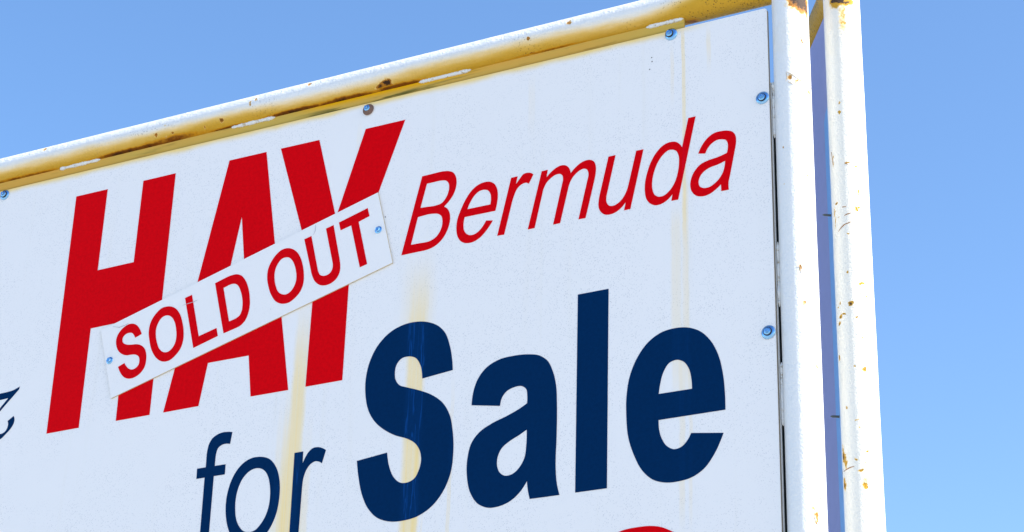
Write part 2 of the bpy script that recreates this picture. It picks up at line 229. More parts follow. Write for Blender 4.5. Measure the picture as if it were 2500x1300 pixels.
FRONT_SCRATCHES=[
[(0.0005,-0.0446,4.3371),(0.0112,-0.0432,4.3307),(0.0243,-0.0374,4.3192),(0.0370,-0.0250,4.3080),(0.0426,0.0131,4.3073)],
[(0.0004,-0.0446,4.3348),(0.0031,-0.0445,4.3206),(-0.0003,-0.0446,4.3123)],
[(0.0048,-0.0443,4.3090),(0.0160,-0.0416,4.3009)],
[(0.0315,-0.0316,4.4463),(0.0355,-0.0270,4.4305),(0.0404,-0.0190,4.4141)],
[(0.0295,-0.0335,3.2271),(0.0285,-0.0343,3.2157),(0.0310,-0.0321,3.2048),(0.0348,-0.0279,3.1963)],
[(0.0418,-0.0155,3.5656),(0.0413,-0.0167,3.5403),(0.0431,-0.0116,3.5320)],
[(0.0105,-0.0434,3.8180),(0.0175,-0.0410,3.8176),(0.0196,-0.0400,3.8010)],
]
CREASES=[
[(-0.1810,0.0618),(-0.1641,0.0589),(-0.1484,0.0565),(-0.1338,0.0560)],
[(0.2527,0.1052),(0.2484,0.0902),(0.2409,0.0782)],
[(-0.4071,0.1019),(-0.3869,0.0895),(-0.3693,0.0878),(-0.3556,0.0878)],
[(0.0766,-0.0733),(0.0769,-0.0786)],
]
MARKS=[(-0.3087,0,2.3741,.0018,.0018,1),(-0.3076,0,2.3620,.0018,.0018,1),(-1.0627,0,2.0837,.0018,.0018,1),(-0.3143,0,2.3411,.0018,.0018,1)]
TIPS=[4.0001,3.4882]
BFL_TOP=4.2831

# ------------------------------------------------------------ node helpers
class NT:
    def __init__(s, name):
        s.m = bpy.data.materials.new(name); s.m.use_nodes = True
        s.t = s.m.node_tree; s.t.nodes.clear()
        s.out = s.t.nodes.new('ShaderNodeOutputMaterial')
        s.b = s.t.nodes.new('ShaderNodeBsdfPrincipled')
        s.t.links.new(s.b.outputs[0], s.out.inputs[0])
        s.tc = s.t.nodes.new('ShaderNodeTexCoord')
        s.co = s.tc.outputs['Object']
    def put(s, sock, v):
        if hasattr(v, 'is_output') or isinstance(v, bpy.types.NodeSocket): s.t.links.new(v, sock)
        elif v is not None:
            if isinstance(v, (tuple, list)) and len(v) == 3 and sock.type == 'RGBA': v = (*v, 1)
            sock.default_value = v
    def math(s, op, a, b=None, c=None, clamp=False):
        n = s.t.nodes.new('ShaderNodeMath'); n.operation = op; n.use_clamp = clamp
        s.put(n.inputs[0], a)
        if b is not None: s.put(n.inputs[1], b)
        if c is not None: s.put(n.inputs[2], c)
        return n.outputs[0]
    def vmath(s, op, a, b=None):
        n = s.t.nodes.new('ShaderNodeVectorMath'); n.operation = op
        s.put(n.inputs[0], a)
        if b is not None: s.put(n.inputs[1], b)
        return n.outputs['Value'] if op in ('LENGTH', 'DOT_PRODUCT') else n.outputs[0]
    def xyz(s, v=None):
        n = s.t.nodes.new('ShaderNodeSeparateXYZ'); s.put(n.inputs[0], v or s.co); return n.outputs
    def noise(s, scale, detail=2, rough=.5, vec=None, dist=0):
        n = s.t.nodes.new('ShaderNodeTexNoise'); n.inputs['Scale'].default_value = scale
        n.inputs['Detail'].default_value = detail; n.inputs['Roughness'].default_value = rough
        n.inputs['Distortion'].default_value = dist
        s.put(n.inputs['Vector'], vec or s.co); return n.outputs[0]
    def voro(s, scale, vec=None, feat='F1'):
        n = s.t.nodes.new('ShaderNodeTexVoronoi'); n.feature = feat; n.inputs['Scale'].default_value = scale
        s.put(n.inputs['Vector'], vec or s.co); return n.outputs['Distance']
    def ss(s, v, a, b, lo=0.0, hi=1.0):
        n = s.t.nodes.new('ShaderNodeMapRange'); n.interpolation_type = 'SMOOTHSTEP'
        s.put(n.inputs[0], v); 
        if a > b: a, b, lo, hi = b, a, hi, lo
        for i, x in enumerate((a, b, lo, hi)): n.inputs[i+1].default_value = x
        return n.outputs[0]
    def mix(s, f, a, b, mode='MIX'):
        n = s.t.nodes.new('ShaderNodeMix'); n.data_type = 'RGBA'; n.blend_type = mode
        s.put(n.inputs[0], f); s.put(n.inputs[6], a); s.put(n.inputs[7], b); return n.outputs[2]
    def scale(s, v):
        return s.vmath('MULTIPLY', s.co, v)
    def bump(s, h, strength=.3, dist=.002):
        n = s.t.nodes.new('ShaderNodeBump'); n.inputs['Strength'].default_value = strength
        n.inputs['Distance'].default_value = dist; s.put(n.inputs['Height'], h)
        s.t.links.new(n.outputs[0], s.b.inputs['Normal']); return n
    def set(s, **k):
        names = dict(color='Base Color', rough='Roughness', metal='Metallic', spec='Specular IOR Level', coat='Coat Weight')
        for a, v in k.items(): s.put(s.b.inputs[names[a]], v)
        return s.m

def patches(s, spots, vert, warp=.017):
    """rust blotches: ellipsoids broken up by noise; returns the summed field"""
    acc = None
    n = s.t.nodes.new('ShaderNodeTexNoise'); n.inputs['Scale'].default_value = 75; n.inputs['Detail'].default_value = 4
    s.put(n.inputs['Vector'], s.co)
    wv = s.vmath('MULTIPLY', s.vmath('SUBTRACT', n.outputs['Color'], (.5, .5, .5)), (warp, warp, warp))
    co = s.vmath('ADD', s.co, wv)
    for (x, y, z, ra, rc, am) in spots:
        r = (rc, rc, ra) if vert else (ra, rc, rc)
        d = s.vmath('SUBTRACT', co, (x, y, z))
        d = s.vmath('MULTIPLY', d, tuple(1/max(q, .0008) for q in r))
        v = s.ss(s.vmath('LENGTH', d), 0.35, 1.6, am, 0.0)
        acc = v if acc is None else s.math('MAXIMUM', acc, v)
    return acc

def pipe_paint(name, spots, vert, seam=None, dirt_bounce=None, tint=(1, 1, 1), rustc=(.42, .17, .02)):
    s = NT(name)
    paint = s.mix(s.noise(2.2, 3), tuple(a*b for a, b in zip(tint, (.80, .80, .79))), tuple(a*b for a, b in zip(tint, (.74, .74, .72))))
    fine = s.noise(70, 4, .65); mid = s.noise(14, 4, .6)
    col = paint
    if dirt_bounce:
        # iron stain and painted ground bounce over the lower flank, in streaks along the pipe
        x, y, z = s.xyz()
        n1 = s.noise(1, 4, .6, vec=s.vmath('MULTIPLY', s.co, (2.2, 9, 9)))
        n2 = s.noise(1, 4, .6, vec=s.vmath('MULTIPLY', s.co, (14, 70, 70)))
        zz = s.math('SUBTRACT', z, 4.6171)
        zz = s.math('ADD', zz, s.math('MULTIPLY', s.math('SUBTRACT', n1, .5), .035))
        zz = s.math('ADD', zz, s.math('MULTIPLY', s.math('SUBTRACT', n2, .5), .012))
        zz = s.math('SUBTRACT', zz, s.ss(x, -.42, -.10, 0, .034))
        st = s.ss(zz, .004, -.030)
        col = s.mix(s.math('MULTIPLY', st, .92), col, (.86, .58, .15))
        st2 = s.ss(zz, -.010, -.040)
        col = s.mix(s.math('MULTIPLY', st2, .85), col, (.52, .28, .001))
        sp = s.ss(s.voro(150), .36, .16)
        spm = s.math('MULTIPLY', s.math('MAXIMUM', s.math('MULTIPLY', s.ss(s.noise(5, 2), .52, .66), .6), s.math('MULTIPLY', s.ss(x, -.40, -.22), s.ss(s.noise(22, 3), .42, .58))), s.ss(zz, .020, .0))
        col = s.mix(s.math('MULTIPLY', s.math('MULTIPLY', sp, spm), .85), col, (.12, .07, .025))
    else:
        g = s.ss(s.noise(6, 4, .6), .60, .78)
        col = s.mix(s.math('MULTIPLY', g, .22), col, (.74, .62, .38))
    f = patches(s, spots, vert)
    v = s.math('ADD', f, s.math('MULTIPLY', s.math('SUBTRACT', fine, .5), 1.1))
    v = s.math('MULTIPLY', v, s.ss(f, .02, .15))
    col = s.mix(s.math('MULTIPLY', s.ss(v, .12, .42), .8), col, (.80, .55, .18))
    col = s.mix(s.ss(v, .36, .55), col, rustc)
    col = s.mix(s.ss(v, .66 if rustc[0] < .5 else .8, .95), col, (.045, .022, .012))
    if seam:
        g = patches(s, seam, vert, .005)
        v2 = s.math('ADD', g, s.math('MULTIPLY', s.math('SUBTRACT', mid, .5), .9))
        v2 = s.math('ADD', v2, s.math('MULTIPLY', s.math('SUBTRACT', fine, .5), .45))
        v2 = s.math('MULTIPLY', v2, s.ss(g, .02, .2))
        col = s.mix(s.math('MULTIPLY', s.ss(v2, .1, .55), .8), col, (.56, .24, .006))
        col = s.mix(s.ss(v2, .48, .85), col, (.20, .062, .004))
        col = s.mix(s.ss(v2, .85, 1.15), col, (.05, .018, .006))
    peel = s.math('ADD', s.noise(160, 3, .6), s.math('MULTIPLY', s.noise(38, 3), 1.2))
    s.bump(s.math('SUBTRACT', peel, s.math('MULTIPLY', s.ss(v, .3, .7), .8)), .7, .0036 if dirt_bounce else .0024)
    return s.set(color=col, rough=s.ss(v, .3, .6, .34, .8), spec=s.ss(zz, .004, -.030, .5, .08) if dirt_bounce else .5)

def streak_field(s, thin=False):
    x, y, z = s.xyz()
    wob = s.math('MULTIPLY', s.math('SUBTRACT', s.noise(1, 3, .6, vec=s.vmath('MULTIPLY', s.co, (3, 3, 9))), .5), .012)
    xw = s.math('ADD', x, wob)
    acc = None
    for (cx, zt, zb, wd, am, soft) in STREAKS:
        wd = abs(wd)
        d = s.math('ABSOLUTE', s.math('SUBTRACT', xw, cx))
        a = s.ss(d, wd*.55, wd*1.15, 1, 0)
        b = s.ss(z, zt, zt-max(soft, .02)*.8, 0, am)
        c = s.ss(z, zb-.12, zb+.02, 0, 1)
        v = s.math('MULTIPLY', s.math('MULTIPLY', a, b), c)
        acc = v if acc is None else s.math('ADD', acc, s.math('MULTIPLY', v, s.math('SUBTRACT', 1.0, acc)))
    st = s.noise(1, 3, .6, vec=s.vmath('MULTIPLY', s.co, (160, 1, 2.0)))
    return s.math('MULTIPLY', acc, s.ss(st, .15, .75, .62, 1.1), clamp=True), acc

def board_white(name, streaks=True):
    s = NT(name)
    x, y, z = s.xyz()
    col = s.mix(s.noise(.9, 3), (.85, .823, .80), (.82, .793, .77))
    # faint vertical weather streaks
    vs = s.noise(1, 4, .6, vec=s.vmath('MULTIPLY', s.co, (26, 1, .8)))
    col = s.mix(s.math('MULTIPLY', s.ss(vs, .55, .8), .22 if streaks else .08), col, (.74, .69, .58))
    # grime specks in drifts
    dots = s.ss(s.voro(210), .32, .14)
    dots2 = s.ss(s.voro(80), .15, .08)
    drift = s.ss(s.math('ADD', s.noise(5.5, 4, .65), s.math('MULTIPLY', s.noise(1.1, 2), .5)), .58, .82)
    sp = s.math('MULTIPLY', s.math('MAXIMUM', dots, dots2), drift)
    col = s.mix(s.math('MULTIPLY', sp,   .45 if streaks else .15), col, (.38, .39, .42))
    if streaks:
        f, raw = streak_field(s)
        col = s.mix(f, col, (.93, .70, .30))
        # yellow band along the top edge below the flange
        ed = s.ss(s.math('ADD', z, s.math('MULTIPLY', s.noise(9, 3), .02)), 2.4385-.018, 2.4385+.010)
        ed = s.math('MULTIPLY', s.math('MULTIPLY', ed, ed), s.ss(x, -.12, -.30))
        col = s.mix(s.math('MULTIPLY', ed, .8), col, (.90, .60, .08))
        dk = patches(s, MARKS, False, .002)
        col = s.mix(s.ss(dk, .3, .6), col, (.10, .08, .07))
    s.bump(s.math('ADD', s.math('MULTIPLY', s.noise(1.7, 2), 14.0), s.noise(45, 3)), .08, .001)
    return s.set(color=col, rough=.38, spec=.45)

def vinyl(name, base, drip):
    s = NT(name)
    n = s.noise(120, 3, .6); n2 = s.noise(3, 3)
    col = s.mix(s.ss(n, .3, .75), base, tuple(c*.86 for c in base))
    f, raw = streak_field(s)
    x, y, z = s.xyz()
    # pale rivulets inside the stain
    rv = s.noise(1, 3, .5, vec=s.vmath('MULTIPLY', s.co, (75, 1, 3.5)), dist=.2)
    line = s.ss(s.math('ABSOLUTE', s.math('SUBTRACT', rv, .5)), .022, .006)
    col = s.mix(s.math('MULTIPLY', s.math('MULTIPLY', line, s.ss(raw, .2, .6)), .4), col, drip)
    col = s.mix(s.math('MULTIPLY', f, .10), col, drip)
    s.bump(s.noise(60, 2), .04, .001)
    return s.set(color=col, rough=.42, spec=.025)

m_board = board_white('weathered_white_board')
m_banner = board_white('clean_white_sheet', False)
m_red = vinyl('red_vinyl', (.70, .0005, .004), (.62, .012, .07))
m_blue = vinyl('navy_vinyl', (.0003, .0225, .085), (.006, .075, .32))

def plain(name, col, rough=.5, metal=0, spec=.5, var=.15, sc_=60, bump=.1):
    s = NT(name)
    c = s.mix(s.noise(sc_, 4, .6), tuple(min(1, q*(1+var)) for q in col), tuple(q*(1-var) for q in col))
    if bump: s.bump(s.noise(sc_*2, 3), bump, .001)
    return s.set(color=c, rough=rough, metal=metal, spec=spec)
m_edge = plain('raw_board_edge', (.30, .25, .19), .9, sc_=30)
m_zinc = plain('zinc_plate', (.26, .49, .74), .24, 1.0, var=.06, sc_=200, bump=.08)
m_rubber = plain('black_rubber', (.012, .012, .014), .6)
m_oldw = plain('brown_old_washer', (.16, .09, .065), .7, var=.5, sc_=300, bump=.4)
m_tip = plain('dull_steel', (.20, .22, .20), .45, .8, var=.4, sc_=300)
m_scr = plain('rust_line', (.30, .12, .015), .9, var=.5, sc_=300)
m_alu = plain('sheet_edge', (.55, .45, .25), .6, var=.3, sc_=90)
m_grime = plain('grime', (.06, .05, .045), .9)

def flange_mat(name, under):
    s = NT(name)
    x, y, z = s.xyz()
    col = s.mix(s.noise(2, 3), (.78, .78, .77), (.70, .70, .68))
    if under:
        n = s.noise(1, 5, .62, vec=s.vmath('MULTIPLY', s.co, (5, 60, 60)))
        n2 = s.noise(1, 4, .6, vec=s.vmath('MULTIPLY', s.co, (1.6, 12, 12)))
        col = s.mix(.9, col, s.mix(s.ss(n2, .35, .65), (.60, .38, .02), (.68, .34, .001)))
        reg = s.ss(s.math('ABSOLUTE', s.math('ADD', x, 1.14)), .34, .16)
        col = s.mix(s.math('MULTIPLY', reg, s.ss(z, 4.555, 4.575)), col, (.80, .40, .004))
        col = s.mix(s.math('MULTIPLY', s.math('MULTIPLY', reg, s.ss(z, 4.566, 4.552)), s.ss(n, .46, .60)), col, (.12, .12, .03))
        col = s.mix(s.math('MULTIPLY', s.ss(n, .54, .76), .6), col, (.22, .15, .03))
        col = s.mix(s.math('MULTIPLY', s.ss(z, 4.556, 4.542), .7), col, (.17, .10, .02))  # shadow gap above the board painted as a dark lower edge
    else:
        n = s.noise(18, 4, .6)
        col = s.mix(s.math('MULTIPLY', s.ss(n, .62, .8), .5), col, (.45, .38, .26))
    s.bump(s.noise(60, 3), .3, .001)
    return s.set(color=col, rough=.6, spec=.04 if under else .4)
m_fl_top = flange_mat('stained_flange', True)
m_fl = flange_mat('white_flange', False)
m_top = pipe_paint('rust_bounce_white_paint', TOP_SPOTS, False, TOP_SEAM, True)
m_front = pipe_paint('white_paint_front_post', FRONT_SPOTS, True)
m_back = pipe_paint('white_paint_back_post', BACK_SPOTS, True, tint=(1.03, .99, .90), rustc=(.52, .27, .012))
m_pipe = pipe_paint('white_paint_pipe', [(9, 9, 9, .01, .01, 1)], True)
def weld_mat():
    s = NT('weld_bead_paint')
    col = s.mix(s.ss(s.noise(90, 4, .6), .55, .72), (.72, .73, .72), (.42, .33, .18))
    s.bump(s.noise(120, 3), .5, .002)
    return s.set(color=col, rough=.45)
m_weld = weld_mat()

# ------------------------------------------------------------ mesh helpers
def link(name, me, mat, parent=None, smooth=False, loc=None, label=None):
    me.materials.append(mat) if not isinstance(mat, list) else [me.materials.append(q) for q in mat]
    if smooth:
        for p in me.polygons: p.use_smooth = True
    o = bpy.data.objects.new(name, me); sc.collection.objects.link(o)
    if parent: o.parent = parent
    if loc: o.location = loc
    if label: o['label'] = label
    return o
def root(name, label, cat, loc, rot=(0, 0, 0), group=None):
    o = bpy.data.objects.new(name, None); sc.collection.objects.link(o)
    o.location = loc; o.rotation_euler = rot; o.empty_display_size = .1
    o['label'] = label; o['category'] = cat
    if group: o['group'] = group
    return o
def frombm(bm, name='m'):
    bmesh.ops.recalc_face_normals(bm, faces=bm.faces)
    me = bpy.data.meshes.new(name); bm.to_mesh(me); bm.free(); return me
def box(bm, x0, x1, y0, y1, z0, z1):
    v = [bm.verts.new(p) for p in [(x0,y0,z0),(x1,y0,z0),(x1,y1,z0),(x0,y1,z0),(x0,y0,z1),(x1,y0,z1),(x1,y1,z1),(x0,y1,z1)]]
    return [bm.faces.new([v[i] for i in f]) for f in [(0,3,2,1),(4,5,6,7),(0,1,5,4),(1,2,6,5),(2,3,7,6),(3,0,4,7)]]
def tube(p0, p1, R, n0=None, n1=None, seg=64, rings=None, wob=.00025, cap=True, seed=0):
    """pipe from p0 to p1, ends cut on planes with normals n0/n1 (mitres), walls slightly uneven"""
    p0, p1 = Vector(p0), Vector(p1); ax = (p1-p0); Ln = ax.length; ax.normalize()
    a = ax.orthogonal().normalized(); b = ax.cross(a)
    rings = rings or max(2, int(Ln/.03))
    bm = bmesh.new(); rows = []
    for i in range(rings+1):
        t = i/rings; row = []
        for k in range(seg):
            th = 2*PI*k/seg; d = a*math.cos(th)+b*math.sin(th)
            q = p0 + ax*(Ln*t) + d*R
            if wob: q += d*(noise.noise(q*7+Vector((seed,)*3))*wob*1.6 + noise.noise(q*30)*wob*.6)
            if i == 0 and n0 is not None:
                n = Vector(n0); q += ax*((p0-q).dot(n)/ax.dot(n))
            if i == rings and n1 is not None:
                n = Vector(n1); q += ax*((p1-q).dot(n)/ax.dot(n))
            row.append(bm.verts.new(q))
        rows.append(row)
    for i in range(rings):
        for k in range(seg):
            bm.faces.new((rows[i][k], rows[i][(k+1)%seg], rows[i+1][(k+1)%seg], rows[i+1][k]))
    return frombm(bm)
def lathe(profile, seg=40, axis_y=True, hexn=None):
    """profile (radius, height) pairs; height runs along -Y (towards the reader of the sign)"""
    bm = bmesh.new(); rows = []
    n = hexn or seg
    for r_, h in profile:
        rows.append([bm.verts.new((r_*math.cos(2*PI*k/n), -h, r_*math.sin(2*PI*k/n))) for k in range(n)])
    for i in range(len(rows)-1):
        for k in range(n):
            bm.faces.new((rows[i][k], rows[i][(k+1)%n], rows[i+1][(k+1)%n], rows[i+1][k]))
    bm.faces.new(rows[0]); bm.faces.new(rows[-1][::-1])
    return frombm(bm)

def parse(s):
    out = []
    for t in s.split(','):
        c = t.endswith('c'); a = t.rstrip('c').split()
        out.append((Vector((float(a[0])/1000, float(a[1])/1000)), c))
    return out
def smooth_contour(pts, n=6):
    N = len(pts); res = []
    for i in range(N):
        p1, c1 = pts[i]; p2, c2 = pts[(i+1) % N]
        p0 = pts[i-1][0]; p3 = pts[(i+2) % N][0]
        if c1 and c2:
            res.append(p1); continue
        if c1: p0 = p1 + (p1-p2) if False else None
        if c2: p3 = None
        # centripetal-like tangents, free ends at corners
        L = (p2-p1).length
        def tan(a, b, c):
            la = max((b-a).length, 1e-6); lc = max((c-b).length, 1e-6)
            return ((b-a)/la*lc + (c-b)/lc*la)/(la+lc)
        m1 = tan(p0, p1, p2)*L if p0 is not None else None
        m2 = tan(p1, p2, p3)*L if p3 is not None else None
        if m1 is None: m1 = (p2-p1)*1.5 - m2*.5
        if m2 is None: m2 = (p2-p1)*1.5 - m1*.5
        for k in range(n):
            t = k/n; t2, t3 = t*t, t*t*t
            res.append(p1*(2*t3-3*t2+1) + m1*(t3-2*t2+t) + p2*(-2*t3+3*t2) + m2*(t3-t2))
    return res
def glyph_mesh(contours, thick, y):
    cs = [smooth_contour(parse(c)) for c in contours]
    flat = [p for c in cs for p in c]
    tris = tessellate_polygon([[Vector((p.x, p.y, 0)) for p in c] for c in cs])
    bm = bmesh.new()
    fr = [bm.verts.new((p.x, y-thick, p.y)) for p in flat]
    bk = [bm.verts.new((p.x, y, p.y)) for p in flat]
    for t in tris:
        try: bm.faces.new([fr[i] for i in t])
        except ValueError: pass
    k = 0
    for c in cs:
        n = len(c)
        for i in range(n):
            a, b = k+i, k+(i+1) % n
            bm.faces.new((fr[a], fr[b], bk[b], bk[a]))
        k += n
    bm.normal_update()
    for f in bm.faces:
        if abs(f.normal.y) > .9 and f.normal.y > 0: f.normal_flip()
    me = bpy.data.meshes.new('glyph'); bm.to_mesh(me); bm.free()
    return me

def crack(l, mat, parent, wmax=.0011):
    bm = bmesh.new(); rows = []
    pv = [Vector(p) for p in l]; dense = []
    for i in range(len(pv)-1):
        for k in range(4): dense.append(pv[i].lerp(pv[i+1], k/4))
    dense.append(pv[-1])
    n = len(dense)
    for i, p in enumerate(dense):
        t = (dense[min(i+1, n-1)]-dense[max(i-1, 0)]).normalized()
        nrm = Vector((p.x, p.y, 0)).normalized(); sd_ = t.cross(nrm).normalized()
        wd = wmax*math.sin(PI*(i+.6)/(n+.2))*(1+.5*noise.noise(p*400))+.0003
        q = Vector((nrm.x*PR, nrm.y*PR, p.z))
        rows.append([bm.verts.new(q+sd_*wd-nrm*.001), bm.verts.new(q+sd_*wd*.5+nrm*.0009), bm.verts.new(q-sd_*wd*.5+nrm*.0009), bm.verts.new(q-sd_*wd-nrm*.001)])
    for i in range(n-1):
        for k in range(4): bm.faces.new((rows[i][k], rows[i][(k+1)%4], rows[i+1][(k+1)%4], rows[i+1][k]))
    bm.faces.new(rows[0]); bm.faces.new(rows[-1])
    link('rust_crack', frombm(bm), mat, parent)

# ------------------------------------------------------------ ground
def ground_mat():
    s = NT('dry_field')
    col = s.mix(s.ss(s.noise(.6, 6, .6), .35, .65), (.44, .43, .40), (.34, .33, .31))
    col = s.mix(s.ss(s.noise(14, 4, .7), .4, .7), col, (.52, .51, .48))
    s.bump(s.noise(9, 5, .7), .6, .03)
    return s.set(color=col, rough=.95, spec=.1)
bm = bmesh.new()
rr = [0, 3, 8, 20, 60, 200, 800, 3000, 8000]; rows = []
for i, q in enumerate(rr):
    if q == 0: rows.append([bm.verts.new((0, 0, 0))]); continue
    rows.append([bm.verts.new((q*math.cos(2*PI*k/64), q*math.sin(2*PI*k/64), 0)) for k in range(64)])
for k in range(64): bm.faces.new((rows[0][0], rows[1][k], rows[1][(k+1)%64]))
for i in range(1, len(rr)-1):
    for k in range(64): bm.faces.new((rows[i][k], rows[i+1][k], rows[i+1][(k+1)%64], rows[i][(k+1)%64]))
g = link('ground', frombm(bm), ground_mat()); g['kind'] = 'structure'

# ------------------------------------------------------------ front pipe frame
PR = .0444
ZC = 4.6171                      # pipe centre of the top rail
FX, FY = -1.5614, .027
LX = -5.3195                     # left post axis
ZB = 2.030
BX0, BX1, BZ0, BZ1 = -5.269, -1.6118, 2.102, 4.5405
fr = root('pipe_frame', 'white pipe frame with rust stained and bounce tinted top rail around the lettered board', 'sign frame', (FX, FY, 0))
def L_(x, y, z): return (x-FX, y-FY, z)
link('top_rail', tube(L_(LX, FY, ZC), L_(FX, FY, ZC), PR, (1, 0, 1), (1, 0, -1) if False else (-1, 0, -1), rings=300), m_top, fr, True, label='long top pipe with yellow rust stains and painted ground bounce along its underside')
link('post', tube(L_(FX, FY, 0), L_(FX, FY, ZC), PR, None, (1, 0, 1), rings=320, seed=3), m_front, fr, True, label='white pipe post at the right edge of the lettered board')
link('post', tube(L_(LX, FY, 0), L_(LX, FY, ZC), PR, None, (-1, 0, 1), seed=5), m_pipe, fr, True)
link('bottom_rail', tube(L_(LX+.03, FY, ZB), L_(FX-.03, FY, ZB), PR, seed=8), m_pipe, fr, True)
# flat bar under the top rail: stops short of the corner
bm = bmesh.new(); box(bm, -5.25-FX, -1.836-FX, .0110-FY, .0165-FY, 4.4905, 4.5762)
bmesh.ops.bevel(bm, geom=[e for e in bm.edges], offset=.0010, segments=2, affect='EDGES')
link('flange', frombm(bm), m_fl_top, fr, label='stained flat bar welded below the top rail')
# weld beads
def bead(a, b, ends, R, seed, along='x', c=(0, 0)):
    bm = bmesh.new(); n = max(8, int((b-a)/.0022)); rows = []
    for i in range(n+1):
        t = i/n; s_ = a+(b-a)*t
        e = min(1, t*n/5, (1-t)*n/5); e = math.sqrt(max(e, .02))
        r_ = R*e*(1+.40*noise.noise(Vector((s_*230, seed, 0)))+.75*noise.noise(Vector((s_*38, seed, 3))))
        row = []
        for k in range(12):
            th = 2*PI*k/12; u_, v_ = c[0]+r_*math.cos(th)*.75, c[1]+r_*math.sin(th)
            row.append(bm.verts.new((s_, u_, v_) if along == 'x' else (u_, v_, s_)))
        rows.append(row)
    for i in range(n):
        for k in range(12): bm.faces.new((rows[i][k], rows[i][(k+1)%12], rows[i+1][(k+1)%12], rows[i+1][k]))
    bm.faces.new(rows[0]); bm.faces.new(rows[-1])
    return frombm(bm)
wz = ZC - math.sqrt(PR**2-(FY-.0105)**2)
for i, (a, b) in enumerate(BEADS):
    link('weld_bead', bead(a, b, 0, .0058, i*7+1, 'x', (.0108-FY, wz-.001)), m_weld, fr, True)
# side flange along the right post with gaps between welds
FTOP = FLANGE_TOP
bm = bmesh.new()
f_right = -1.6097
box(bm, -1.655-FX, f_right-FX, .0110-FY, .0165-FY, 2.10, FTOP)
bmesh.ops.bevel(bm, geom=[e for e in bm.edges], offset=.0010, segments=2, affect='EDGES')
link('flange', frombm(bm), m_fl, fr, label='narrow white flange between board and right post')
bm = bmesh.new(); box(bm, f_right-.0052-FX, f_right-.0004-FX, .0167-FY, .0550-FY, 2.10, FTOP-.004)  # strip added behind the flange so the slots read dark
link('slot_blocker', frombm(bm), plain('slot_shade_dark', (.035, .045, .045), .9, spec=.1), fr, label='dark strip added behind the side flange to shade the slots')
prev = FTOP; segs = []
for (z0, z1) in SLOTS:
    segs.append((z1, prev)); prev = z0
segs.append((2.10, prev))
for i, (z0, z1) in enumerate(segs):
    link('weld_bead', bead(z0, z1, 0, .0048, 40+i*5, 'z', (-1.6056-FX, .0125-FY)), m_weld, fr, True)

m_tan = plain('tan_residue', (.50, .40, .27), .8, var=.5, sc_=250)
posts = [c for c in fr.children if c.name.startswith('post')]
for l in FRONT_SCRATCHES: crack(l, m_tan, posts[0], .0009)

# ------------------------------------------------------------ lettered board
bd = root('sign_board', 'large white board with red HAY and navy for Sale lettering inside the pipe frame', 'sign', (BX1, 0, BZ0))
bm = bmesh.new()
W = BX1-BX0; H = BZ1-BZ0
# outline with slightly rounded corners
out = []
for (cx, cz, a0) in ((0-.008, H-.008, 0), (-W+.008, H-.008, 90), (-W+.008, .008, 180), (-.008, .008, 270)):
    for k in range(5):
        a = math.radians(a0+k*22.5); out.append((cx+.008*math.cos(a), cz+.008*math.sin(a)))
f0 = [bm.verts.new((x, 0, z)) for x, z in out]; f1 = [bm.verts.new((x, .010, z)) for x, z in out]
bm.faces.new(f0).material_index = 0; bm.faces.new(f1[::-1]).material_index = 0
for i in range(len(out)):
    j = (i+1) % len(out); bm.faces.new((f0[i], f0[j], f1[j], f1[i])).material_index = 1
link('board', frombm(bm), [m_board, m_edge], bd)
names = dict(red='red', blue='navy')
for ch, col, tgt, cs in GLYPHS:
    if tgt != 'board': continue
    case = 'capital' if ch.isupper() else 'lowercase'
    link('letter', glyph_mesh(cs, .0005, -.0003), m_red if col == 'red' else m_blue, bd, label='%s %s letter %s' % (names[col], case, ch))

# hex bolts with washers
me_w = lathe([(.0045, .0006), (.0156, .0006), (.0160, .0010), (.0158, .0020), (.0100, .0036), (.0045, .0038)])
me_r = lathe([(.0040, .0030), (.0100, .0030), (.0108, .0045), (.0102, .0062), (.0040, .0064)])
me_f = lathe([(.003, .0062), (.0084, .0062), (.0088, .0070), (.0084, .0078), (.0056, .0086)])
def hexmesh(r_, z0, z1):
    return lathe([(r_, z0), (r_, z1-.0012), (r_*.88, z1), (r_*.80, z1+.0001), (r_*.72, z1-.0006)], hexn=6)
me_h = hexmesh(.0054, .0080, .0142)
for i, (x, z) in enumerate(BOLTS):
    if i == 1:
        wme = lathe([(.0040, .0004), (.0150, .0004), (.0166, .0022), (.0150, .0050), (.0128, .0052), (.0110, .0075), (.0040, .0080)])
        wo_ = link('washer', wme, m_oldw, bd, True, (x, 0, z), label='brown rusty cupped washer')
        b_ = link('bolt_head', me_f.copy(), m_zinc, bd, False, (x-.0012, -.001, z+.0030))
        link('hex_cap', me_h.copy(), m_zinc, b_, False, (0, 0, 0))
        continue
    first = i == 0
    k = [1, 1, 1.04, 1.06, 1.08][i]
    wm = me_w if first else me_w.copy(); 
    wo_ = link('washer', me_w.copy(), m_zinc, bd, True, (x, 0, z)); wo_.scale = (k, 1, k)
    wo_.rotation_euler = (random.Random(i).uniform(-.05, .05), 0, random.Random(i+9).uniform(-.05, .05))
    off = [(-.001, .001), 0, (-.0035, .002), (-.0005, 0), (-.001, .001)][i]
    rb = link('rubber_ring', me_r.copy(), m_rubber, bd, True, (x+off[0], 0, z+off[1]))
    b_ = link('bolt_head', me_f.copy(), m_zinc, bd, False, (x+off[0], 0, z+off[1]))
    b_.rotation_euler = (0, i*.7, 0)
    link('hex_cap', me_h.copy(), m_zinc, b_)

